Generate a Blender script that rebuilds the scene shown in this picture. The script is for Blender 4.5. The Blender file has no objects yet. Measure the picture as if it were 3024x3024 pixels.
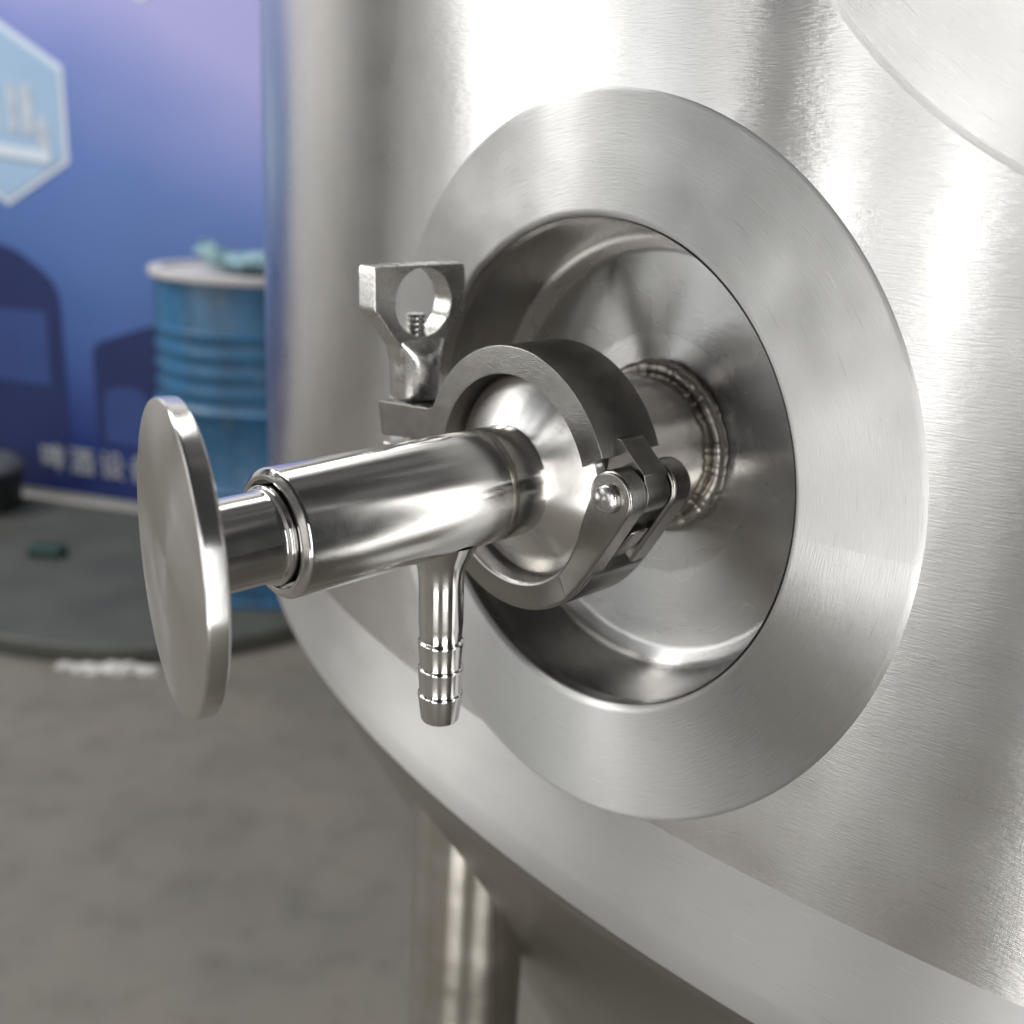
import bpy, bmesh, math, random
from math import sin, cos, pi, radians, sqrt, atan2, hypot
from mathutils import Vector, Matrix, noise
random.seed(7)
sc = bpy.context.scene
COL = sc.collection

# ------------------------------------------------------------------ camera
U = 0.0862            # metres per modelling unit of the fittings (ring radius)
H = 1.187             # camera height above the floor
cam_d = bpy.data.cameras.new('camera')
cam = bpy.data.objects.new('camera', cam_d)
COL.objects.link(cam)
B = ((0.9984435839, 0.0, -0.0557710477), (0.0169124951, 0.9529114620, 0.3027766720), (0.0531448706, -0.3032486531, 0.9514283352))
cam.matrix_world = Matrix(((B[0][0], B[0][2], -B[0][1], 0), (B[1][0], B[1][2], -B[1][1], 0), (B[2][0], B[2][2], -B[2][1], H), (0, 0, 0, 1)))
cam_d.sensor_width = 36.0
cam_d.lens = 36.0
cam_d.clip_start = 0.01
cam_d.clip_end = 100
cam_d.dof.use_dof = True
cam_d.dof.focus_distance = 0.205
cam_d.dof.aperture_fstop = 14
sc.camera = cam

# ------------------------------------------------------------------ world, lamps, exposure
w = bpy.data.worlds.new('World')
sc.world = w
w.use_nodes = True
bg = w.node_tree.nodes['Background']
bg.inputs['Color'].default_value = (0.97, 0.99, 1.0, 1)
bg.inputs['Strength'].default_value = 0.03
sc.view_settings.view_transform = 'Standard'
sc.view_settings.look = 'None'
sc.view_settings.gamma = 1.0
sc.view_settings.exposure = 0.3


def opening_or_fill(az0, az1, dist, z0, z1, L, col=(1.0, 0.995, 0.98), tilt=0.0):
    """a rectangular area lamp that faces the tank: a bright doorway or window of the hall, or an added fill"""
    a = radians((az0 + az1) / 2)
    wd = 2 * dist * math.tan(radians(abs(az1 - az0) / 2))
    d = bpy.data.lights.new('window_or_fill_light', 'AREA')
    d.shape = 'RECTANGLE'
    d.size = wd
    d.size_y = z1 - z0
    d.energy = L * pi * wd * (z1 - z0)
    d.color = col
    o = bpy.data.objects.new('window_or_fill_light', d)
    COL.objects.link(o)
    o.location = (dist * sin(a), dist * cos(a), (z0 + z1) / 2)
    v = Vector((-sin(a), -cos(a), -tilt)).normalized()
    o.rotation_euler = v.to_track_quat('-Z', 'Y').to_euler()
    return o


opening_or_fill(-58.5, -68.2, 4.6, 0.3, 2.4, 0.42)  # added dim fill, lifts the dark band mirrored in the shell's left side
opening_or_fill(-69, -87, 3.6, 0.8, 2.3, 3.1)
opening_or_fill(-88.5, -95, 3.3, 0.6, 2.05, 2.2, (0.95, 0.99, 1.0))
opening_or_fill(-97.5, -100.5, 3.3, 0.6, 2.05, 3.6)
opening_or_fill(-109, -112.5, 3.2, 0.6, 2.05, 6.0)
opening_or_fill(-115.5, -119, 3.2, 0.6, 2.05, 3.0)
opening_or_fill(-121.5, -124.5, 3.2, 0.6, 2.05, 8.5)
opening_or_fill(-128, -132, 3.2, 0.6, 2.05, 2.5)
opening_or_fill(-143, -149, 2.0, 0.0, 1.9, 7.0)  # bright door behind the camera, narrowed to a strip for highlights on polished parts
opening_or_fill(-158, -162, 2.0, 0.0, 1.2, 6.0)  # second narrow strip of that door, shaped for the same highlights
opening_or_fill(142, 159, 2.0, 0.45, 2.1, 6.5)
opening_or_fill(138, 166, 1.95, 0.0, 0.44, 4.5)  # added low fill in place of bright floor, whitens the hose barb
opening_or_fill(-150, -169, 1.93, 0.0, 0.44, 4.5)  # added low fill on the left, also for the hose barb


def overhead_fill(x, y, z, lx, ly, L, spread=180):
    d = bpy.data.lights.new('overhead_fill_light', 'AREA')
    d.shape = 'RECTANGLE'
    d.size = lx
    d.size_y = ly
    d.energy = L * pi * lx * ly
    d.color = (1.0, 0.99, 0.97)
    d.spread = radians(spread)
    o = bpy.data.objects.new('overhead_fill_light', d)
    COL.objects.link(o)
    o.location = (x, y, z)


overhead_fill(-1.5, 1.8, 4.2, 2.6, 1.2, 6.8)  # unseen lamp, added to set the brightness of floor and wall
overhead_fill(-4.2, 2.4, 4.0, 1.6, 1.2, 18.0)  # unseen lamp, added to brighten the wall mirrored in knob and shell


# ------------------------------------------------------------------ material helpers
def new_mat(name):
    m = bpy.data.materials.new(name)
    m.use_nodes = True
    nt = m.node_tree
    p = nt.nodes['Principled BSDF']
    return m, nt, p


def N(nt, typ, **kw):
    n = nt.nodes.new(typ)
    for k, v in kw.items():
        if k in n.inputs:
            n.inputs[k].default_value = v
        else:
            setattr(n, k, v)
    return n


def uvmap(nt, sx, sy, rot=0.0):
    u = N(nt, 'ShaderNodeUVMap')
    u.uv_map = 'UVMap'
    mp = N(nt, 'ShaderNodeMapping')
    mp.inputs['Scale'].default_value = (sx, sy, 1)
    mp.inputs['Rotation'].default_value = (0, 0, rot)
    nt.links.new(u.outputs['UV'], mp.inputs['Vector'])
    return mp


def objmap(nt, s=(1, 1, 1)):
    t = N(nt, 'ShaderNodeTexCoord')
    mp = N(nt, 'ShaderNodeMapping')
    mp.inputs['Scale'].default_value = s
    nt.links.new(t.outputs['Object'], mp.inputs['Vector'])
    return mp


def noise_tex(nt, mp, scale, detail=3.0, rough=0.55):
    n = N(nt, 'ShaderNodeTexNoise')
    n.inputs['Scale'].default_value = scale
    n.inputs['Detail'].default_value = detail
    n.inputs['Roughness'].default_value = rough
    nt.links.new(mp.outputs['Vector'], n.inputs['Vector'])
    return n


def ramp(nt, src, p0, p1, c0, c1):
    r = N(nt, 'ShaderNodeValToRGB')
    r.color_ramp.elements[0].position = p0
    r.color_ramp.elements[1].position = p1
    r.color_ramp.elements[0].color = (*c0, 1) if len(c0) == 3 else c0
    r.color_ramp.elements[1].color = (*c1, 1) if len(c1) == 3 else c1
    nt.links.new(src, r.inputs['Fac'])
    return r


def mrange(nt, src, a, b, c, d):
    r = N(nt, 'ShaderNodeMapRange')
    for i, v in enumerate((a, b, c, d)):
        r.inputs[i + 1].default_value = v
    nt.links.new(src, r.inputs[0])
    return r


def madd(nt, a, b, op='ADD'):
    m = N(nt, 'ShaderNodeMath', operation=op)
    for i, s in enumerate((a, b)):
        if isinstance(s, (int, float)):
            m.inputs[i].default_value = s
        else:
            nt.links.new(s, m.inputs[i])
    return m.outputs[0]


def bump(nt, p, src, strength, dist, prev=None):
    b = N(nt, 'ShaderNodeBump')
    b.inputs['Strength'].default_value = strength
    b.inputs['Distance'].default_value = dist
    nt.links.new(src, b.inputs['Height'])
    if prev:
        nt.links.new(prev.outputs['Normal'], b.inputs['Normal'])
    nt.links.new(b.outputs['Normal'], p.inputs['Normal'])
    return b


def tangent_uv(nt, p, aniso, rot=0.0):
    t = N(nt, 'ShaderNodeTangent', direction_type='UV_MAP')
    t.uv_map = 'UVMap'
    nt.links.new(t.outputs['Tangent'], p.inputs['Tangent'])
    p.inputs['Anisotropic'].default_value = aniso
    p.inputs['Anisotropic Rotation'].default_value = rot


ROT = 0.25   # brushing runs along U, so the highlight stretches across it


def steel_brushed(name, base, rough, aniso, strokes=0.25, cross=0.0, blotch=0.06, ulen=260.0, vlen=3200.0, spots=True):
    m, nt, p = new_mat(name)
    p.inputs['Metallic'].default_value = 1.0
    tangent_uv(nt, p, aniso, ROT)
    # strokes along the brushing direction
    n1 = noise_tex(nt, uvmap(nt, ulen, vlen), 1.0, 2.0)
    h = n1.outputs['Fac']
    if cross:
        n2 = noise_tex(nt, uvmap(nt, vlen * 0.8, ulen * 1.3, radians(28)), 1.0, 2.0)
        h = madd(nt, h, madd(nt, n2.outputs['Fac'], cross, 'MULTIPLY'))
    # slow unevenness of the rolled sheet and of the finish
    n3 = noise_tex(nt, uvmap(nt, 18, 18), 1.0, 3.0)
    n4 = noise_tex(nt, uvmap(nt, 40, 60), 1.0, 1.5)
    rr = mrange(nt, n4.outputs['Fac'], 0.3, 0.7, rough - blotch, rough + blotch)
    nt.links.new(rr.outputs[0], p.inputs['Roughness'])
    tint = ramp(nt, n3.outputs['Fac'], 0.3, 0.7, [c * 0.95 for c in base], [min(1, c * 1.04) for c in base])
    col = tint.outputs['Color']
    if spots:
        vo = N(nt, 'ShaderNodeTexVoronoi', feature='F1')
        vo.inputs['Scale'].default_value = 1.0
        nt.links.new(uvmap(nt, 130, 130).outputs['Vector'], vo.inputs['Vector'])
        dot = mrange(nt, vo.outputs['Distance'], 0.035, 0.05, 1.0, 0.0)
        pick = mrange(nt, vo.outputs['Color'], 0.88, 0.90, 0.0, 0.75)
        mx = N(nt, 'ShaderNodeMix', data_type='RGBA')
        nt.links.new(madd(nt, dot.outputs[0], pick.outputs[0], 'MULTIPLY'), mx.inputs[0])
        nt.links.new(col, mx.inputs[6])
        mx.inputs[7].default_value = (0.12, 0.10, 0.09, 1)
        col = mx.outputs[2]
    # sparse hand-sanding scratches in two directions
    for sx_, sy_, ro_, th_ in ((70, 2400, 34, 0.70), (90, 2600, -21, 0.715), (60, 2000, 78, 0.73)):
        ns = noise_tex(nt, uvmap(nt, sx_, sy_, radians(ro_)), 1.0, 1.0)
        ms = mrange(nt, ns.outputs['Fac'], th_, th_ + 0.03, 0.0, 0.3)
        mx2 = N(nt, 'ShaderNodeMix', data_type='RGBA')
        nt.links.new(ms.outputs[0], mx2.inputs[0])
        nt.links.new(col, mx2.inputs[6])
        mx2.inputs[7].default_value = (0.25, 0.24, 0.23, 1) if ro_ > 0 else (0.9, 0.9, 0.88, 1)
        col = mx2.outputs[2]
    nt.links.new(col, p.inputs['Base Color'])
    b0 = bump(nt, p, n3.outputs['Fac'], 0.09, 0.002)
    bump(nt, p, h, strokes, 0.00025, b0)
    return m


def steel_polished(name, base, rough, scratch=0.04, aniso=0.0):
    m, nt, p = new_mat(name)
    p.inputs['Metallic'].default_value = 1.0
    p.inputs['Base Color'].default_value = (*base, 1)
    n1 = noise_tex(nt, uvmap(nt, 260, 5200), 1.0, 2.0)
    n4 = noise_tex(nt, uvmap(nt, 160, 120), 1.0, 5.0)
    rr = mrange(nt, n4.outputs['Fac'], 0.35, 0.75, rough * 0.85, rough * 1.3)
    nt.links.new(rr.outputs[0], p.inputs['Roughness'])
    if aniso:
        tangent_uv(nt, p, aniso, ROT)
    b0 = bump(nt, p, n4.outputs['Fac'], 0.010, 0.0006)
    bump(nt, p, n1.outputs['Fac'], scratch, 0.0001, b0)
    return m


def steel_cast(name, base, rough, amount=0.35, scale=2600):
    m, nt, p = new_mat(name)
    p.inputs['Metallic'].default_value = 1.0
    mp = objmap(nt)
    n1 = noise_tex(nt, mp, scale, 3.0, 0.6)
    n2 = noise_tex(nt, mp, 240, 3.0, 0.5)
    rr = mrange(nt, n2.outputs['Fac'], 0.3, 0.7, rough * 0.88, rough * 1.12)
    nt.links.new(rr.outputs[0], p.inputs['Roughness'])
    c = ramp(nt, n2.outputs['Fac'], 0.3, 0.7, [x * 0.95 for x in base], [x * 1.04 for x in base])
    nt.links.new(c.outputs['Color'], p.inputs['Base Color'])
    b0 = bump(nt, p, n2.outputs['Fac'], 0.02, 0.0012)
    bump(nt, p, n1.outputs['Fac'], amount, 0.00028, b0)
    return m


def paint(name, base, rough=0.5, var=0.15, scale=12.0, bumpv=0.0):
    m, nt, p = new_mat(name)
    mp = objmap(nt)
    n1 = noise_tex(nt, mp, scale, 4.0)
    c = ramp(nt, n1.outputs['Fac'], 0.25, 0.75, [x * (1 - var) for x in base], [x * (1 + var) for x in base])
    nt.links.new(c.outputs['Color'], p.inputs['Base Color'])
    p.inputs['Roughness'].default_value = rough
    if bumpv:
        bump(nt, p, n1.outputs['Fac'], bumpv, 0.01)
    return m


M_SHELL = steel_brushed('brushed_shell_steel', (0.615, 0.605, 0.592), 0.29, 0.92, 0.20, 0.08, blotch=0.02, ulen=260, vlen=3000)
M_PLATE = steel_brushed('plate_steel', (0.60, 0.59, 0.577), 0.32, 0.9, 0.15, 0.15, blotch=0.02)
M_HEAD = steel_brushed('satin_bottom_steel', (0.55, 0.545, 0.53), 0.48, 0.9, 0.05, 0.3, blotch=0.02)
M_UNDER = steel_brushed('shaded_underside_steel', (0.40, 0.39, 0.36), 0.24, 0.6, 0.05, 0.2, blotch=0.02)  # darkened steel: the shade under the tank is put into the colour
M_RING = steel_brushed('brushed_ring_steel', (0.595, 0.592, 0.582), 0.48, 0.95, 0.30, 0.1, ulen=160, blotch=0.06)
M_CUP = steel_brushed('spun_cup_steel', (0.465, 0.457, 0.445), 0.27, 0.92, 0.18, 0.0, blotch=0.02, spots=False)  # base darkened to stand in for the dark reflection inside the recess
M_CUPWALL = steel_brushed('drawn_cup_wall_steel', (0.43, 0.42, 0.405), 0.15, 0.5, 0.08, 0.0, blotch=0.02, spots=False)  # wall base darkened too, in place of that dark reflection
M_PIPE = steel_polished('pipe_steel', (0.55, 0.52, 0.49), 0.16)
M_POL = steel_polished('polished_steel', (0.70, 0.69, 0.675), 0.13, 0.06, 0.75)
M_KNOB = steel_brushed('turned_knob_steel', (0.68, 0.67, 0.655), 0.24, 0.8, 0.06, 0.0, blotch=0.04, spots=False)
M_CONE = steel_brushed('turned_ferrule_steel', (0.66, 0.645, 0.625), 0.26, 0.85, 0.05, 0.0, blotch=0.02, spots=False)
M_CAST = steel_cast('cast_clamp_steel', (0.33, 0.318, 0.30), 0.24, 0.20, 3000)
M_NUT = steel_cast('cast_nut_steel', (0.62, 0.61, 0.59), 0.27, 0.15, 1100)
M_WELD = steel_cast('weld_metal', (0.42, 0.395, 0.36), 0.38, 0.08, 900)
M_LEG = steel_brushed('leg_steel', (0.56, 0.53, 0.49), 0.20, 0.6, 0.06, 0.0, spots=False)


# ------------------------------------------------------------------ mesh helpers
WM = {}


def link(name, me, mats, parent=None, mw=None):
    o = bpy.data.objects.new(name, me)
    COL.objects.link(o)
    for m in (mats if isinstance(mats, (list, tuple)) else [mats]):
        me.materials.append(m)
    if parent:
        o.parent = parent
        pw = WM.get(parent.name, parent.matrix_world)
        o.matrix_local = Matrix.Identity(4) if mw is None else pw.inverted() @ mw
        WM[o.name] = pw.copy() if mw is None else mw.copy()
    elif mw is not None:
        o.matrix_world = mw
        WM[o.name] = mw.copy()
    return o


def empty(name, mw, label, cat, group=None):
    o = bpy.data.objects.new(name, None)
    COL.objects.link(o)
    o.empty_display_size = 0.02
    o.matrix_world = mw
    WM[o.name] = mw.copy()
    tag(o, label, cat, group)
    return o


def tag(o, label, cat, group=None):
    o['label'] = label
    o['category'] = cat
    if group:
        o['group'] = group
    return o


def shade(me, ang=32):
    me.shade_smooth()
    me.set_sharp_from_angle(angle=radians(ang))


def roundp(pts, closed=False, seg=5):
    """2-D polyline; each point (x, y, r) has its corner rounded with radius r"""
    out = []
    n = len(pts)
    for i, q in enumerate(pts):
        r = q[2] if len(q) > 2 else 0
        if r <= 0 or (not closed and i in (0, n - 1)):
            out.append((q[0], q[1]))
            continue
        p0, p1, p2 = Vector(pts[i - 1][:2]), Vector(q[:2]), Vector(pts[(i + 1) % n][:2])
        a, b = (p0 - p1), (p2 - p1)
        la, lb = a.length, b.length
        a.normalize()
        b.normalize()
        ang = a.angle(b)
        d = min(r / math.tan(ang / 2), la * 0.49, lb * 0.49)
        s, e = p1 + a * d, p1 + b * d
        for k in range(seg + 1):
            t = k / seg
            v = s.lerp(p1, t).lerp(p1.lerp(e, t), t)
            out.append((v.x, v.y))
    return out


def lathe(prof, seg=96, k=U, cap=False, ang=32):
    """profile [(r, z)] turned about Z; UV in metres: u runs round, v along the profile"""
    bm = bmesh.new()
    uvl = bm.loops.layers.uv.new('UVMap')
    rows = []
    L = [0.0]
    for i in range(1, len(prof)):
        L.append(L[-1] + hypot(prof[i][0] - prof[i - 1][0], prof[i][1] - prof[i - 1][1]))
    for r, z in prof:
        if r < 1e-6:
            rows.append([bm.verts.new((0, 0, z * k))])
        else:
            rows.append([bm.verts.new((r * cos(2 * pi * j / seg) * k, r * sin(2 * pi * j / seg) * k, z * k)) for j in range(seg)])
    for i in range(len(prof) - 1):
        a, b = rows[i], rows[i + 1]
        rm = max(prof[i][0], prof[i + 1][0])
        for j in range(seg):
            j2 = (j + 1) % seg
            vs = []
            if len(a) > 1 and len(b) > 1:
                vs = [(a[j], j, i), (a[j2], j + 1, i), (b[j2], j + 1, i + 1), (b[j], j, i + 1)]
            elif len(a) == 1 and len(b) > 1:
                vs = [(a[0], j + .5, i), (b[j2], j + 1, i + 1), (b[j], j, i + 1)]
            elif len(b) == 1 and len(a) > 1:
                vs = [(a[j], j, i), (a[j2], j + 1, i), (b[0], j + .5, i + 1)]
            else:
                continue
            f = bm.faces.new([v[0] for v in vs])
            for lp, (v, ju, iv) in zip(f.loops, vs):
                lp[uvl].uv = (ju / seg * 2 * pi * rm * k, L[iv] * k)
    bmesh.ops.recalc_face_normals(bm, faces=bm.faces)
    me = bpy.data.meshes.new('lathe')
    bm.to_mesh(me)
    bm.free()
    shade(me, ang)
    return me


def box_uv(bm):
    uvl = bm.loops.layers.uv.verify()
    for f in bm.faces:
        n = f.normal
        ax = max(range(3), key=lambda i: abs(n[i]))
        for lp in f.loops:
            c = lp.vert.co
            lp[uvl].uv = ((c.y, c.z), (c.x, c.z), (c.x, c.y))[ax]


def prism(poly, z0, z1, k=U):
    """closed 2-D outline extruded from z0 to z1 -> bmesh"""
    bm = bmesh.new()
    lo = [bm.verts.new((x * k, y * k, z0 * k)) for x, y in poly]
    hi = [bm.verts.new((x * k, y * k, z1 * k)) for x, y in poly]
    n = len(poly)
    bm.faces.new(list(reversed(lo)))
    bm.faces.new(hi)
    for i in range(n):
        j = (i + 1) % n
        bm.faces.new((lo[i], lo[j], hi[j], hi[i]))
    bmesh.ops.recalc_face_normals(bm, faces=bm.faces)
    return bm


def finish(bms, name='mesh', ang=32):
    """join bmeshes into one mesh datablock"""
    bm = bmesh.new()
    for b in bms:
        t = bpy.data.meshes.new('t')
        b.to_mesh(t)
        b.free()
        bm.from_mesh(t)
        bpy.data.meshes.remove(t)
    bm.normal_update()
    box_uv(bm)
    me = bpy.data.meshes.new(name)
    bm.to_mesh(me)
    bm.free()
    shade(me, ang)
    return me


def bevel(o, w, seg=3, ang=35):
    b = o.modifiers.new('edge', 'BEVEL')
    b.width = w
    b.segments = seg
    b.limit_method = 'ANGLE'
    b.angle_limit = radians(ang)
    b.harden_normals = False
    return o


def arcpts(cx, cy, r, a0, a1, n):
    return [(cx + r * cos(radians(a0 + (a1 - a0) * i / n)), cy + r * sin(radians(a0 + (a1 - a0) * i / n))) for i in range(n + 1)]


def box_bm(x0, x1, y0, y1, z0, z1, k=1.0):
    return prism([(x0, y0), (x1, y0), (x1, y1), (x0, y1)], z0, z1, k)


# ------------------------------------------------------------------ frames (units -> metres)
CAM = Vector((0, 0, H))
Pw = CAM + Vector((0.185324, 2.790811, -0.749564)) * U        # ring centre on the tank wall
Ow = CAM + Vector((0.199053, 2.776267, -0.723964)) * U        # where the valve axis starts
nV = Vector((-0.7271741, -0.6864530, 0)).normalized()         # tank wall normal at the ring
aV = Vector((-0.7269169, -0.6862102, -0.0265969)).normalized()
kV = Vector((-0.8646693, -0.5023362, 0.0023)).normalized()
R = 6.6682


def frame(org, z, up=Vector((0, 0, 1))):
    z = z.normalized()
    y = (up - z * up.dot(z)).normalized()
    x = y.cross(z)
    m = Matrix((x, y, z)).transposed().to_4x4()
    m.translation = org
    return m


F_RING = frame(Pw, nV)
F_VALVE = frame(Ow, aV)
TANK_C = Vector((Pw.x - nV.x * R * U, Pw.y - nV.y * R * U, 0))
TH0 = atan2(nV.y, nV.x)
F_TANK = Matrix.Translation((TANK_C.x, TANK_C.y, Pw.z)) @ Matrix.Rotation(TH0, 4, 'Z')   # x axis = outward at the ring

# ------------------------------------------------------------------ setting: floor, wall
m_floor, nt, p = new_mat('concrete_floor')
mp = objmap(nt)
na = noise_tex(nt, mp, 3.2, 5.0, 0.6)
nb = noise_tex(nt, mp, 11.0, 4.0, 0.6)
nc = noise_tex(nt, mp, 160.0, 3.0, 0.6)
c1 = ramp(nt, na.outputs['Fac'], 0.36, 0.64, (0.142, 0.136, 0.117), (0.182, 0.163, 0.139))
c2 = ramp(nt, nb.outputs['Fac'], 0.28, 0.50, (0.80, 0.79, 0.77), (1, 1, 1))
mx = N(nt, 'ShaderNodeMix', data_type='RGBA', blend_type='MULTIPLY')
mx.inputs[0].default_value = 1
nt.links.new(c1.outputs['Color'], mx.inputs[6])
nt.links.new(c2.outputs['Color'], mx.inputs[7])
nt.links.new(mx.outputs[2], p.inputs['Base Color'])
p.inputs['Roughness'].default_value = 0.62
bump(nt, p, nc.outputs['Fac'], 0.2, 0.002)

bm = bmesh.new()
bmesh.ops.create_grid(bm, x_segments=4, y_segments=4, size=9)
box_uv(bm)
me = bpy.data.meshes.new('floor')
bm.to_mesh(me)
bm.free()
o = link('floor', me, m_floor)
o['kind'] = 'structure'

# wall plane: origin at its foot, x along the wall, y into the room, z up
KW = H / 1.08
W0 = Vector((-1.7144, 3.2539, 0)) * KW
wt = Vector((0.965928, -0.258810, 0))
F_WALL = Matrix((wt, Vector((-wt.y, wt.x, 0)), Vector((0, 0, 1)))).transposed().to_4x4()
F_WALL.translation = W0
# local y points away from the room (behind the wall); the face seen is at y = 0
m_wall = paint('hall_wall_paint', (0.80, 0.79, 0.77), 0.7, 0.06, 2.0)
me = finish([box_bm(-7.0, 3.6, 0.012, 0.2, 0.0, 4.2)], 'wall')
o = link('wall', me, m_wall, mw=F_WALL)
o['kind'] = 'structure'
m_kerb = paint('kerb_concrete', (0.36, 0.34, 0.31), 0.7, 0.15, 9.0)
me = finish([box_bm(-3.2, 2.2, -0.11, -0.03, 0.0, 0.035)], 'kerb')
o = link('kerb_strip', me, m_kerb, mw=F_WALL)
o['kind'] = 'structure'
bevel(o, 0.008)

# ------------------------------------------------------------------ printed banner on the wall
m_ban, nt, p = new_mat('banner_print')
t = N(nt, 'ShaderNodeTexCoord')
sx = N(nt, 'ShaderNodeSeparateXYZ')
nt.links.new(t.outputs['Object'], sx.inputs[0])
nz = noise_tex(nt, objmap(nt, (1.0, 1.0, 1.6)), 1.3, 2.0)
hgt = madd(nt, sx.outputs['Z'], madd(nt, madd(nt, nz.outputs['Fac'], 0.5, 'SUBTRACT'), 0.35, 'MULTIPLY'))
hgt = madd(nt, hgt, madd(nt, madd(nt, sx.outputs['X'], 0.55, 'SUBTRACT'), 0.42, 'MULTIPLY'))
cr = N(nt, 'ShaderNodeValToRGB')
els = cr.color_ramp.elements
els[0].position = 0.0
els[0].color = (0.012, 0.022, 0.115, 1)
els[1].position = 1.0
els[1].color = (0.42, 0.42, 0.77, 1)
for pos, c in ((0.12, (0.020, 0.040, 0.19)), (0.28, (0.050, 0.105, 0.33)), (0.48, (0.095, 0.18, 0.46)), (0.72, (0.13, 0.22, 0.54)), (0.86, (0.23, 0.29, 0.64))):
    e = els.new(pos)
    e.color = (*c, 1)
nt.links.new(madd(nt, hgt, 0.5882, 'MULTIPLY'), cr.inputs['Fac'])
nt.links.new(cr.outputs['Color'], p.inputs['Base Color'])
p.inputs['Roughness'].default_value = 0.45
m_navy = paint('banner_navy_print', (0.020, 0.032, 0.125), 0.45, 0.12, 3.0)
m_mid = paint('banner_mid_print', (0.040, 0.075, 0.24), 0.45, 0.12, 3.0)
m_hexf = paint('banner_pale_blue_print', (0.38, 0.54, 0.75), 0.45, 0.06, 5.0)
m_hexb = paint('banner_white_print', (0.70, 0.78, 0.88), 0.45, 0.05, 5.0)
m_let = paint('banner_lettering_print', (0.36, 0.38, 0.41), 0.5, 0.06, 5.0)
m_gry = paint('banner_grey_print', (0.52, 0.58, 0.66), 0.45, 0.25, 22.0)

banner = empty('printed_banner', F_WALL, 'large blue printed wall banner with pale hexagons, white lettering and dark tank shapes', 'banner')
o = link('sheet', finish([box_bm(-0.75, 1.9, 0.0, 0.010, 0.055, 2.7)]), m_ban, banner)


def flat(name, pts, off, mat, thick=0.002):
    """a flat print on the banner: outline in wall x/z, standing off the sheet by off"""
    bm = prism([(x, z) for x, z in pts], off, off + thick, 1.0)
    for v in bm.verts:
        v.co = Vector((v.co.x, -v.co.z, v.co.y))
    bmesh.ops.recalc_face_normals(bm, faces=bm.faces)
    return link(name, finish([bm]), mat, banner)


def hexa(cx, cz, s):
    return [(cx + s * cos(radians(30 + 60 * i)), cz + s * sin(radians(30 + 60 * i))) for i in range(6)]


hs = 0.262 * KW
hx, hz = 0.371 * KW - hs * cos(radians(30)), 1.205 * KW
ho = flat('hexagon', hexa(hx, hz, hs), 0.0005, m_hexb)
ho2 = flat('hexagon_face', hexa(hx, hz, hs * 0.925), 0.004, m_hexf, 0.0015)
for dx, w_, z0, z1 in ((0.052, 0.034, -0.063, 0.095), (0.108, 0.044, -0.066, 0.088), (0.161, 0.044, -0.115, -0.012), (-0.02, 0.034, -0.06, 0.09)):
    pts = roundp([(hx + dx - w_ / 2, hz + z0, 0.012), (hx + dx + w_ / 2, hz + z0, 0.012), (hx + dx + w_ / 2, hz + z1, 0.02), (hx + dx - w_ / 2, hz + z1, 0.02)], True)
    flat('printed_vessel', pts, 0.0065, m_gry, 0.0015)
flat('printed_ledge', [(hx - 0.12, hz - 0.125), (hx + 0.185, hz - 0.150), (hx + 0.185, hz - 0.112), (hx - 0.12, hz - 0.085)], 0.0085, m_hexb, 0.0015)
flat('hexagon', hexa(0.640 * KW, 1.505 * KW + hs, hs), 0.0005, m_hexb)
flat('hexagon_face', hexa(0.640 * KW, 1.505 * KW + hs, hs * 0.925), 0.004, m_hexf, 0.0015)
# printed vessels in dark blue
vx0, vx1 = -0.22 * KW, 0.300 * KW
flat('dark_vessel', roundp([(vx0, 0.10, 0), (vx1, 0.10, 0), (vx1, 0.72 * KW, 0.14), (0.12 * KW, 0.835 * KW, 0.25), (vx0, 0.80 * KW, 0.2)], True), 0.0005, m_navy)
flat('vessel_window', [(-0.16 * KW, 0.40 * KW), (0.245 * KW, 0.40 * KW), (0.25 * KW, 0.63 * KW), (-0.16 * KW, 0.63 * KW)], 0.003, m_mid, 0.0015)
flat('dark_vessel', roundp([(0.405 * KW, 0.25, 0), (0.95 * KW, 0.25, 0), (0.95 * KW, 0.56 * KW, 0.1), (0.66 * KW, 0.635 * KW, 0.3), (0.405 * KW, 0.545 * KW, 0.06)], True), 0.0005, m_navy)
flat('vessel_window', roundp([(0.435 * KW, 0.26, 0), (0.60 * KW, 0.26, 0), (0.60 * KW, 0.42 * KW, 0.07), (0.435 * KW, 0.42 * KW, 0.07)], True), 0.003, m_mid, 0.0015)
for i, ch in enumerate('\u5564\u9152\u8bbe\u5907'):
    cu = bpy.data.curves.new('letter', 'FONT')
    cu.body = ch
    cu.size = 0.104
    cu.extrude = 0.001
    cu.offset = 0.0012
    cu.materials.append(m_let)
    tmp = bpy.data.objects.new('letter_curve', cu)
    COL.objects.link(tmp)
    bpy.context.view_layer.update()
    me = bpy.data.meshes.new_from_object(tmp.evaluated_get(bpy.context.evaluated_depsgraph_get()))
    bpy.data.objects.remove(tmp)
    o = bpy.data.objects.new('letter', me)
    COL.objects.link(o)
    o.parent = banner
    o.matrix_local = Matrix.Translation(((0.181 + 0.111 * i) * KW, -0.006, 0.128 * KW)) @ Matrix.Rotation(pi / 2, 4, 'X')

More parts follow.
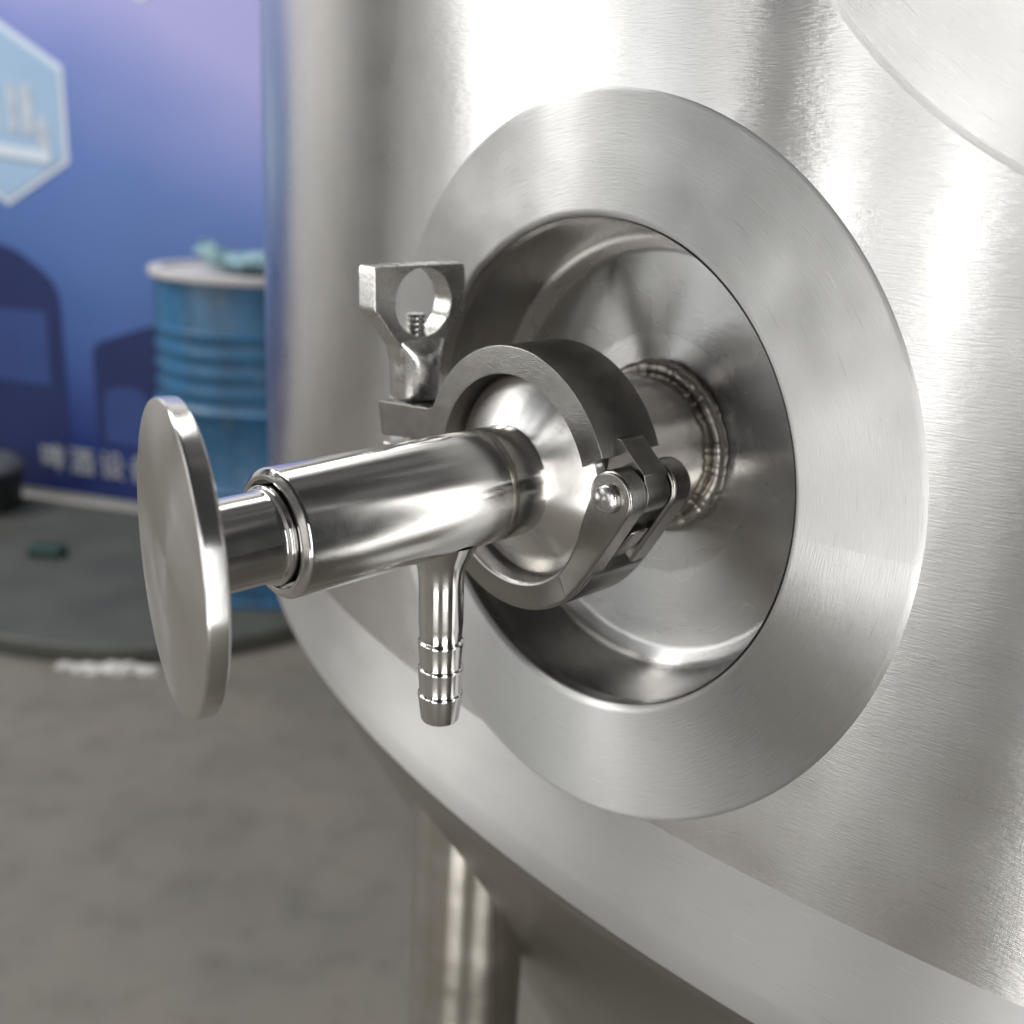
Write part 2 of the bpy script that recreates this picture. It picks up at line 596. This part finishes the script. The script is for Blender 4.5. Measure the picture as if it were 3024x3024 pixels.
# ------------------------------------------------------------------ platform, drum and the odds and ends behind
m_plat = paint('platform_grey_rubber', (0.070, 0.073, 0.064), 0.55, 0.22, 7.0, 0.15)
cx, cy = -1.06, 2.95
out = []
for i in range(41):
    a = radians(180 + 180 * i / 40)
    out.append((cx + 0.70 * cos(a), cy + 0.66 * sin(a)))
out += [(cx + 0.70, cy + 0.18), (cx - 0.70, cy + 0.50)]
o = link('platform', finish([prism(out, 0.0, 0.05, 1.0)]), m_plat)
tag(o, 'low grey rubber topped platform with a curved front that carries the blue drum', 'platform')
bevel(o, 0.01)

DC = Vector((-0.716, 2.85, 0.05))
m_drum, nt, p = new_mat('drum_blue_paint')
mp = objmap(nt)
n1 = noise_tex(nt, objmap(nt, (9, 9, 2.0)), 1.0, 5.0)
n2 = noise_tex(nt, mp, 30.0, 3.0)
c = ramp(nt, n1.outputs['Fac'], 0.30, 0.62, (0.030, 0.070, 0.12), (0.030, 0.145, 0.30))
c2 = ramp(nt, n2.outputs['Fac'], 0.62, 0.80, (0, 0, 0), (1, 1, 1))
mx = N(nt, 'ShaderNodeMix', data_type='RGBA')
nt.links.new(madd(nt, c2.outputs['Color'], 0.8, 'MULTIPLY'), mx.inputs[0])
nt.links.new(c.outputs['Color'], mx.inputs[6])
mx.inputs[7].default_value = (0.22, 0.30, 0.34, 1)
nt.links.new(mx.outputs[2], p.inputs['Base Color'])
p.inputs['Roughness'].default_value = 0.38
drum = empty('steel_drum', Matrix.Translation(DC), 'blue ribbed steel drum with pale lid standing on the platform before the banner', 'drum')
pr = [(0.0, 0.012), (0.272, 0.012), (0.274, 0.0), (0.288, 0.0), (0.288, 0.016), (0.283, 0.022)]
z = 0.04
for zc, hh, rr in ((0.30, 0.012, 0.009), (0.325, 0.010, 0.008), (0.535, 0.016, 0.011), (0.585, 0.013, 0.006), (0.635, 0.013, 0.006), (0.685, 0.013, 0.006), (0.735, 0.013, 0.006)):
    for i in range(9):
        a = -pi / 2 + pi * i / 8
        pr.append((0.283 + rr * (0.5 + 0.5 * cos(2 * a)), zc + hh * (i - 4) / 4))
pr += [(0.283, 0.855), (0.276, 0.875)]
link('body', lathe(pr, 96, 1.0), m_drum, drum)
m_lid = paint('drum_lid_pale', (0.56, 0.54, 0.54), 0.55, 0.12, 9.0)
link('lid', lathe(roundp([(0, 0.876), (0.262, 0.874), (0.266, 0.886, 0.004), (0.296, 0.886, 0.005), (0.297, 0.866, 0.004), (0.2845, 0.864)]), 96, 1.0), m_lid, drum)

m_teal = paint('teal_plastic', (0.26, 0.42, 0.45), 0.35, 0.25, 18.0)
bm = bmesh.new()
bmesh.ops.create_icosphere(bm, subdivisions=5, radius=1.0)
for v in bm.verts:
    q = v.co.copy()
    k = 1 + 0.30 * noise.noise(q * 2.3) + 0.16 * noise.noise(q * 6.1)
    zz = q.z * 0.020 * k
    v.co = Vector((q.x * 0.17 * k, q.y * 0.12 * k, max(zz, -0.012) + 0.012 * (0.5 + noise.noise(q * 3.1 + Vector((3, 1, 2))))))
    if q.x < -0.72:
        v.co.z += 0.045 * (-q.x - 0.72) / 0.28
zmin = min(v.co.z for v in bm.verts)
for v in bm.verts:
    v.co.z -= zmin
bm.normal_update()
box_uv(bm)
me = bpy.data.meshes.new('teal')
bm.to_mesh(me)
bm.free()
shade(me, 60)
o = link('plastic_bag', me, m_teal, mw=Matrix.Translation(DC + Vector((0.02, -0.02, 0.8865))) @ Matrix.Rotation(0.1, 4, 'Z'))
tag(o, 'crumpled teal plastic bag lying on the pale lid of the blue drum', 'bag')

m_scrap = paint('green_scrap', (0.010, 0.040, 0.030), 0.5, 0.2, 9.0)
bm = prism(roundp([(-0.055, -0.03, 0.012), (0.05, -0.035, 0.012), (0.06, 0.02, 0.02), (-0.05, 0.03, 0.012)], True), 0, 0.03, 1.0)
o = link('green_rag', finish([bm]), m_scrap, mw=Matrix.Translation((-1.395, 2.89, 0.05)))
tag(o, 'small dark green folded rag lying on the grey platform', 'rag')
bevel(o, 0.008)

m_litter = paint('white_scrap', (0.55, 0.54, 0.52), 0.6, 0.2, 30.0)
lab = ['larger white crumpled paper scrap at the platform edge behind the knob', 'flat white paper scrap between two others at the platform edge',
       'small white paper scrap, leftmost below the platform edge', 'white folded paper scrap, rightmost below the platform edge']
for i, (x, y, s) in enumerate(((-0.945, 2.265, 0.05), (-1.015, 2.258, 0.036), (-1.075, 2.268, 0.026), (-0.885, 2.265, 0.038))):
    bm = bmesh.new()
    bmesh.ops.create_icosphere(bm, subdivisions=3, radius=1.0)
    for v in bm.verts:
        q = v.co.copy()
        k = 1 + 0.5 * noise.noise(q * 2.0 + Vector((i * 7, 0, 0)))
        v.co = Vector((q.x * s * k, q.y * s * 0.5 * k, max(0, (q.z + 0.3) * s * 0.34 * k)))
    bm.normal_update()
    box_uv(bm)
    me = bpy.data.meshes.new('scrap')
    bm.to_mesh(me)
    bm.free()
    shade(me, 40)
    o = link('paper_scrap', me, m_litter, mw=Matrix.Translation((x, y, 0.0)))
    tag(o, lab[i], 'paper scrap', 'paper scraps by the platform')

m_black = paint('black_rubber_bucket', (0.014, 0.015, 0.014), 0.45, 0.2, 9.0)
m_blid = paint('grey_bucket_lid', (0.075, 0.085, 0.090), 0.5, 0.2, 9.0)
bk = empty('bucket', Matrix.Translation((-1.80, 3.30, 0.0)), 'black bucket with grey lid standing against the foot of the banner', 'bucket')
link('body', lathe(roundp([(0, 0.002), (0.115, 0.002, 0.01), (0.135, 0.19, 0.01), (0.128, 0.19)]), 48, 1.0), m_black, bk)
link('lid', lathe(roundp([(0.141, 0.185), (0.142, 0.20, 0.01), (0.11, 0.225, 0.02), (0, 0.235)]), 48, 1.0), m_blid, bk)

# ------------------------------------------------------------------ the tank
tank = empty('brewing_tank', Matrix.Translation((TANK_C.x, TANK_C.y, 0)), 'large brushed stainless steel brewing tank with a recessed round sampling port', 'tank')
HS = 0.965        # seam below the ring centre
# shell: fine grid round the port, an opening behind the ring
ths = []
t = -pi
while t < pi - 1e-6:
    ths.append(t)
    t += 0.0035 if abs(t) < 0.20 else 0.0125
zs = []
z = -HS
while z < 1.15:
    zs.append(z)
    z += 0.028
while z < 19:
    zs.append(z)
    z += 0.12 if z < 4 else 1.0
zs.append(19.0)
bm = bmesh.new()
uvl = bm.loops.layers.uv.new('UVMap')
grid = [[bm.verts.new((R * cos(a) * U, R * sin(a) * U, zz * U)) for a in ths] for zz in zs]
nT = len(ths)
for i in range(len(zs) - 1):
    for j in range(nT):
        j2 = (j + 1) % nT
        a0, a1 = ths[j], (ths[j + 1] if j + 1 < nT else pi)
        ac, zc = (a0 + a1) / 2, (zs[i] + zs[i + 1]) / 2
        if abs(ac) < 0.3 and hypot(R * sin(ac), zc) < 0.84:
            continue
        f = bm.faces.new((grid[i][j], grid[i][j2], grid[i + 1][j2], grid[i + 1][j]))
        f.smooth = True
        for lp, (aa, kk) in zip(f.loops, ((a0, i), (a1, i), (a1, i + 1), (a0, i + 1))):
            lp[uvl].uv = (aa * R * U, zs[kk] * U)
bmesh.ops.delete(bm, geom=[v for v in bm.verts if not v.link_faces], context='VERTS')
me = bpy.data.meshes.new('shell')
bm.to_mesh(me)
bm.free()
link('shell', me, M_SHELL, tank, F_TANK)
# bottom: straight skirt, knuckle, steep cone
prof = [(R, -HS), (R + 0.001, -1.06), (R + 0.008, -1.16), (R + 0.02, -1.28)]
kr, dl = 0.42, radians(29)
for i in range(1, 8):
    a = dl * i / 12
    prof.append((R + 0.02 - kr + kr * cos(a), -1.28 - kr * sin(a)))
r1, z1 = prof[-1]
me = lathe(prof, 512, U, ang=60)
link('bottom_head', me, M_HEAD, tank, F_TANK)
prof = [(r1, z1)]
for i in range(8, 13):
    a = dl * i / 12
    prof.append((R + 0.02 - kr + kr * cos(a), -1.28 - kr * sin(a)))
r1, z1 = prof[-1]
for i in range(1, 13):
    f_ = i / 12
    prof.append((r1 * (1 - f_) + 0.5 * f_, z1 - (r1 - 0.5) * f_ / math.tan(dl)))
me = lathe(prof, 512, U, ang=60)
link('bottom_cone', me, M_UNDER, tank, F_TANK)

# ring plate and cup of the sampling port
ring_prof = roundp([(0.985, -0.10), (1.010, -0.012, 0.01), (0.998, 0.004, 0.02), (0.696, 0.004, 0.018), (0.683, -0.03, 0.02), (0.683, -0.05)], seg=6)
ring_me = lathe(ring_prof, 256, U, ang=50)
for v in ring_me.vertices:       # the plate's rim is drawn back a little towards the curved shell
    rr = v.co.xy.length / U
    k = min(1.0, max(0.0, (rr - 0.70) / 0.30))
    v.co.z -= 0.92 * k * v.co.x ** 2 / (2 * R * U)
    if v.co.x > 0:
        v.co.x *= 1 - 0.026 * k
    if v.co.y < 0:
        v.co.y *= 1 + 0.032 * k
ring_me.update()
port = link('port_ring', ring_me, M_RING, tank, F_RING)
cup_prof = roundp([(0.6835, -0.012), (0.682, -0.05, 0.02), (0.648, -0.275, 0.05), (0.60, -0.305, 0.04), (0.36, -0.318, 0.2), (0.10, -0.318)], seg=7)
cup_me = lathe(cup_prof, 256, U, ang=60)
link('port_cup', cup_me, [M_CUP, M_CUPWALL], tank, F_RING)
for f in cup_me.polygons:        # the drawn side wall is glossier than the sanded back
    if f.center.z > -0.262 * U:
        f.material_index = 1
pipe = link('port_pipe', lathe(roundp([(0.222, -0.34), (0.222, 0.055, 0.03), (0.277, 0.10, 0.02), (0.277, 0.178)]), 128, U), M_PIPE, tank, F_VALVE)
# lumpy hand weld round the pipe
bm = bmesh.new()
NJ, NM = 720, 12
rip, a = [], 0.0
while a < 2 * pi:
    rip.append(a)
    a += random.uniform(0.10, 0.27)
jit = [random.uniform(0.84, 1.14) for _ in rip]
rows = []
for j in range(NJ):
    a = 2 * pi * j / NJ
    k = max(i for i, v in enumerate(rip) if v <= a)
    e = rip[k + 1] if k + 1 < len(rip) else 2 * pi
    f_ = (a - rip[k]) / (e - rip[k])
    g_ = f_ * f_ * (3 - 2 * f_)
    sz_ = jit[k] * (1 - g_) + jit[(k + 1) % len(jit)] * g_
    rm = 0.0250 * sz_ * (1.02 - 0.07 * math.exp(-(f_ / 0.2) ** 2) - 0.07 * math.exp(-((1 - f_) / 0.2) ** 2))
    rc = 0.2345 + 0.003 * noise.noise(Vector((a * 3, 1, 4)))
    zc = -0.296 + 0.004 * noise.noise(Vector((a * 4, 7, 2)))
    rows.append([bm.verts.new(Vector(((rc + rm * cos(2 * pi * m_ / NM)) * cos(a), (rc + rm * cos(2 * pi * m_ / NM)) * sin(a), zc + rm * sin(2 * pi * m_ / NM))) * U) for m_ in range(NM)])
for j in range(NJ):
    r0, r1_ = rows[j], rows[(j + 1) % NJ]
    for m_ in range(NM):
        bm.faces.new((r0[m_], r1_[m_], r1_[(m_ + 1) % NM], r0[(m_ + 1) % NM]))
bmesh.ops.recalc_face_normals(bm, faces=bm.faces)
link('weld_bead', finish([bm], 'weld', 60), M_WELD, pipe, F_VALVE)

# manway reinforcing plate, rolled to the tank: only its lower left edge is in view
bm = bmesh.new()
uvl = bm.loops.layers.uv.new('UVMap')
pc = (1.64, 2.10)
pprof = roundp([(1.435, -0.02), (1.44, -0.004, 0.010), (1.40, 0.003, 0.05), (1.3, 0.003), (1.2, 0.003), (1.1, 0.003), (1.0, 0.003), (0.9, 0.003), (0.8, 0.003), (0.7, 0.003), (0.6, 0.003), (0.50, 0.003), (0.49, -0.02)], seg=5)
NS = 220
rows = []
for rr, hh in pprof:
    row = []
    for j in range(NS):
        a = 2 * pi * j / NS
        s_, z_ = pc[0] + rr * cos(a), pc[1] + rr * sin(a)
        th = s_ / R
        row.append(bm.verts.new(((R + hh) * cos(th) * U, (R + hh) * sin(th) * U, z_ * U)))
    rows.append(row)
for i in range(len(pprof) - 1):
    for j in range(NS):
        j2 = (j + 1) % NS
        f = bm.faces.new((rows[i][j], rows[i][j2], rows[i + 1][j2], rows[i + 1][j]))
        for lp, (ju, iv) in zip(f.loops, ((j, i), (j + 1, i), (j + 1, i + 1), (j, i + 1))):
            lp[uvl].uv = (ju / NS * 2 * pi * 1.4 * U, pprof[iv][0] * U)
bmesh.ops.recalc_face_normals(bm, faces=bm.faces)
me = bpy.data.meshes.new('plate')
bm.to_mesh(me)
bm.free()
shade(me, 50)
link('manway_plate', me, M_PLATE, tank, F_TANK)

# legs: the visible one and its fellows round the tank
lc = CAM + Vector((-0.095, 3.7809, 0)) * U
lv = Vector((lc.x - TANK_C.x, lc.y - TANK_C.y))
zt = Pw.z - 1.52 * U
leg_me = lathe(roundp([(0.0, zt / U), (0.25, zt / U, 0.01), (0.25, 0.10, 0.01), (0.62, 0.09, 0.02), (0.62, 0.0), (0.0, 0.0)]), 64, U)
for q in range(3):
    v = Matrix.Rotation(q * 2 * pi / 3, 2) @ lv
    link('leg', leg_me, M_LEG if q == 0 else [], tank, Matrix.Translation((TANK_C.x + v.x, TANK_C.y + v.y, 0)))

# ------------------------------------------------------------------ sample valve clamped to the port
valve = empty('sample_valve', F_VALVE, 'polished steel sample valve with round push knob and ribbed hose outlet pointing down', 'valve')
link('ferrule', lathe(roundp([(0.10, 0.181), (0.277, 0.181), (0.277, 0.214, 0.008), (0.262, 0.232, 0.012), (0.146, 0.297), (0.10, 0.297)]), 160, U, ang=40), M_CONE, valve)
body = link('body_tube', lathe(roundp([(0.1474, 0.292), (0.1474, 0.978, 0.012), (0.132, 0.990, 0.006), (0.121, 0.990, 0.005), (0.121, 0.955), (0.10, 0.955)]), 160, U, ang=40), M_POL, valve)
m_heat, nt, p = new_mat('heat_tinted_weld')
p.inputs['Metallic'].default_value = 1.0
nn_ = noise_tex(nt, uvmap(nt, 420, 300), 1.0, 4.0)
c = ramp(nt, nn_.outputs['Fac'], 0.35, 0.65, (0.50, 0.455, 0.39), (0.64, 0.61, 0.57))
nt.links.new(c.outputs['Color'], p.inputs['Base Color'])
p.inputs['Roughness'].default_value = 0.24
bump(nt, p, nn_.outputs['Fac'], 0.2, 0.0006)
link('weld_line', lathe([(0.1470, 0.383), (0.1477, 0.390), (0.1480, 0.398), (0.1477, 0.406), (0.1470, 0.413)], 160, U, ang=60), m_heat, body)
stem = link('stem', lathe(roundp([(0.0, 0.94), (0.112, 0.94), (0.112, 1.003, 0.006), (0.1035, 1.008, 0.004), (0.1014, 1.02), (0.1014, 1.20)]), 128, U, ang=40), M_POL, valve)
F_KNOB = frame(Ow + aV * 1.2255 * U, kV)
knob = link('knob', lathe(roundp([(0.0, 0.0025), (0.15, 0.0022), (0.324, -0.001, 0.004), (0.328, -0.006, 0.004), (0.328, -0.041, 0.006), (0.318, -0.046, 0.005), (0.0, -0.046)]), 200, U, ang=40), M_KNOB, valve, F_KNOB)
# hose barb, hanging from the tube: its own axis is local z = down
bp = [(0.098, 0.115), (0.082, 0.148), (0.070, 0.168), (0.0625, 0.190), (0.059, 0.215), (0.0578, 0.24), (0.0580, 0.345), (0.0572, 0.351), (0.0548, 0.387)]
for y0 in (0.390, 0.465, 0.540):
    bp += [(0.0556, y0), (0.0588, y0 + 0.004), (0.0597, y0 + 0.008), (0.0590, y0 + 0.013)]
    bp += [(0.0550, y0 + 0.069)] if y0 < 0.53 else [(0.0582, y0 + 0.018), (0.0510, 0.618), (0.0490, 0.623), (0.036, 0.623), (0.035, 0.56)]
F_BARB = F_VALVE @ Matrix.Translation((0, 0, 0.513 * U)) @ Matrix.Rotation(pi / 2, 4, 'X')
link('hose_barb', lathe(bp, 96, U, ang=28), M_POL, valve, F_BARB)

# ------------------------------------------------------------------ the pipe clamp
clamp = empty('pipe_clamp', F_VALVE, 'cast steel hinged pipe clamp with wing nut, closed round the valve joint', 'clamp')
S0, S1 = 0.085, 0.2926
RI, RO = 0.276, 0.348
up = arcpts(0, 0, RO, 22, 157.5, 48)
up += [p_ for p_ in roundp([(-0.325, 0.133, 0), (-0.345, 0.124, 0.02), (-0.585, 0.103, 0.012), (-0.568, 0.000, 0.02), (-0.36, 0.030, 0.03), (-0.272, 0.046, 0)])][1:]
up += arcpts(0, 0, RI, 170, 20, 44)
b1 = prism(up, S0, S1)
hc = (0.362, 0.045)
tong = roundp([(0.322, 0.165, 0), (0.30, 0.155, 0), (0.30, 0.10, 0.01)], seg=2)
tong = [(0.298, 0.168), (0.325, 0.168)] + [(0.345, 0.150), (0.405, 0.098)] + arcpts(hc[0], hc[1], 0.058, 40, -140, 16) + [(0.285, 0.085)]
b2 = prism(list(reversed(tong)), 0.152, 0.232)
uj = link('upper_jaw', finish([b1, b2], 'upper', 40), M_CAST, clamp)
bevel(uj, 0.025 * U, 5, 40)
# lower jaw: half ring, two hinge lugs and the hidden ear
lo = arcpts(0, 0, RI, -172, -22, 44)
lo += [(0.300, -0.125)]
lo += arcpts(0, 0, RO + 0.004, -30, -158, 44)
lo += roundp([(-0.325, -0.131, 0), (-0.345, -0.122, 0.02), (-0.575, -0.105, 0.012), (-0.575, -0.015, 0.02), (-0.36, -0.030, 0.03), (-0.272, -0.040, 0)])[1:-1]
bl = [prism(lo, S0, S1)]
for s0, s1 in ((0.240, S1 + 0.010), (0.075, 0.145)):
    lug = arcpts(hc[0], hc[1], 0.066, -40, 190, 26)
    lug += [(0.276, -0.03), (0.262, -0.09), (0.235, -0.150), (0.20, -0.20), (0.235, -0.262), (0.275, -0.215), (0.31, -0.165)]
    bl.append(prism(lug, s0, s1))
bl.append(prism([(0.30, -0.150), (0.352, -0.095), (0.382, -0.052), (0.34, -0.045), (0.27, -0.10)], 0.165, 0.225))
lj = link('lower_jaw', finish(bl, 'lower', 40), M_CAST, clamp)
bevel(lj, 0.017 * U, 4, 40)
F_PIN = F_VALVE @ Matrix.Translation((hc[0] * U, hc[1] * U, 0))
link('hinge_pin', lathe(roundp([(0, 0.328), (0.020, 0.327), (0.034, 0.318, 0.008), (0.036, 0.304), (0.028, 0.300), (0.028, 0.07), (0.0, 0.07)]), 32, U, ang=30), M_NUT, clamp, F_PIN)

# swing bolt and wing nut, axis vertical in the clamp frame
BX, BS = -0.515, 0.207
F_BOLT = F_VALVE @ Matrix.Translation((BX * U, 0, BS * U)) @ Matrix.Rotation(-pi / 2, 4, 'X')   # local z = up (valve y)
th_p = [(0.0, -0.20), (0.031, -0.20)]
zz = -0.20
while zz < 0.345:
    th_p += [(0.0265, zz + 0.003), (0.031, zz + 0.008), (0.031, zz + 0.010)]
    zz += 0.0155
th_p += [(0.026, zz + 0.004), (0.0, zz + 0.004)]
link('swing_bolt', lathe(th_p, 40, U, ang=20), M_NUT, clamp, F_BOLT)
# nut head: plate in the s / y plane with a round eye; the outline is star-shaped about the eye
hy, hs_ = 0.398, 0.0
outl = [(-0.150, 0.503), (0.170, 0.503), (0.170, 0.382), (0.158, 0.372), (0.080, 0.272), (0.074, 0.240), (-0.074, 0.240), (-0.080, 0.270), (-0.118, 0.330), (-0.156, 0.380), (-0.156, 0.46)]
outl = roundp([(x, y, 0.012) for x, y in outl], True, 3)


def ray_out(a):
    d = Vector((cos(a), sin(a)))
    best = 9
    for i in range(len(outl)):
        p0, p1 = Vector(outl[i]), Vector(outl[(i + 1) % len(outl)])
        e = p1 - p0
        q = p0 - Vector((hs_, hy))
        den = d.x * e.y - d.y * e.x
        if abs(den) < 1e-9:
            continue
        t_ = (q.x * e.y - q.y * e.x) / den
        k_ = (q.x * d.y - q.y * d.x) / den
        if t_ > 0 and -1e-6 <= k_ <= 1 + 1e-6:
            best = min(best, t_)
    return best


angs = sorted({round(2 * pi * i / 96, 5) for i in range(96)} | {round(atan2(y - hy, x - hs_) % (2 * pi), 5) for x, y in outl})
aa = [angs[0]]
for a in angs[1:]:
    if a - aa[-1] > 0.004:
        aa.append(a)
bm = bmesh.new()
ER = 0.098
HT = 0.038
lay = []
for sgn in (1, -1):
    ro, ri = [], []
    for a in aa:
        t_ = ray_out(a)
        ro.append(bm.verts.new(Vector((hs_ + t_ * cos(a), hy + t_ * sin(a), sgn * HT)) * U))
        ri.append(bm.verts.new(Vector((hs_ + ER * cos(a), hy + ER * sin(a), sgn * HT)) * U))
    lay.append((ro, ri))
n_ = len(aa)
for i in range(n_):
    j = (i + 1) % n_
    bm.faces.new((lay[0][0][i], lay[0][0][j], lay[0][1][j], lay[0][1][i]))
    bm.faces.new((lay[1][0][j], lay[1][0][i], lay[1][1][i], lay[1][1][j]))
    bm.faces.new((lay[0][0][j], lay[0][0][i], lay[1][0][i], lay[1][0][j]))
    bm.faces.new((lay[0][1][i], lay[0][1][j], lay[1][1][j], lay[1][1][i]))
bmesh.ops.recalc_face_normals(bm, faces=bm.faces)
# head local: x = s, y = up, z = towards +X of the valve  ->  turn into bolt frame
head = bm
# shank: lofted from the plate's foot to a round barrel (x = s, y = up, z = thickness)
sh = bmesh.new()
rings = []
for y_, w_, t_, e_ in ((0.298, 0.097, 0.034, 7.0), (0.284, 0.088, 0.044, 5.0), (0.268, 0.081, 0.056, 3.6), (0.250, 0.077, 0.067, 2.7), (0.232, 0.0755, 0.073, 2.2),
                       (0.212, 0.075, 0.075, 2.0), (0.130, 0.0735, 0.0735, 2.0), (0.119, 0.071, 0.071, 2.0), (0.114, 0.065, 0.065, 2.0), (0.113, 0.040, 0.040, 2.0)):
    rg = []
    for j in range(56):
        a = 2 * pi * j / 56
        c_, s_ = cos(a), sin(a)
        rg.append(sh.verts.new(Vector((w_ * math.copysign(abs(c_) ** (2 / e_), c_), y_, t_ * math.copysign(abs(s_) ** (2 / e_), s_))) * U))
    rings.append(rg)
for i in range(len(rings) - 1):
    for j in range(56):
        j2 = (j + 1) % 56
        sh.faces.new((rings[i][j], rings[i][j2], rings[i + 1][j2], rings[i + 1][j]))
sh.faces.new(rings[0])
sh.faces.new(rings[-1])
bmesh.ops.recalc_face_normals(sh, faces=sh.faces)
me = finish([head, sh], 'nut', 34)
F_NUT = F_VALVE @ Matrix.Translation((BX * U, 0, BS * U)) @ Matrix(((0, 0, 1, 0), (0, 1, 0, 0), (1, 0, 0, 0), (0, 0, 0, 1))) @ Matrix.Scale(-1, 4, (0, 0, 1)) @ Matrix.Scale(1, 4)
# keep the frame right-handed: x -> valve z (s), y -> valve y, z -> minus valve x
nut = link('wing_nut', me, M_NUT, clamp, F_VALVE @ Matrix.Translation((BX * U, 0, BS * U)) @ Matrix(((0, 0, -1, 0), (0, 1, 0, 0), (1, 0, 0, 0), (0, 0, 0, 1))))
bevel(nut, 0.015 * U, 4, 38)

print('tris', sum(len(o.data.loop_triangles) if o.type == 'MESH' else 0 for o in sc.objects))
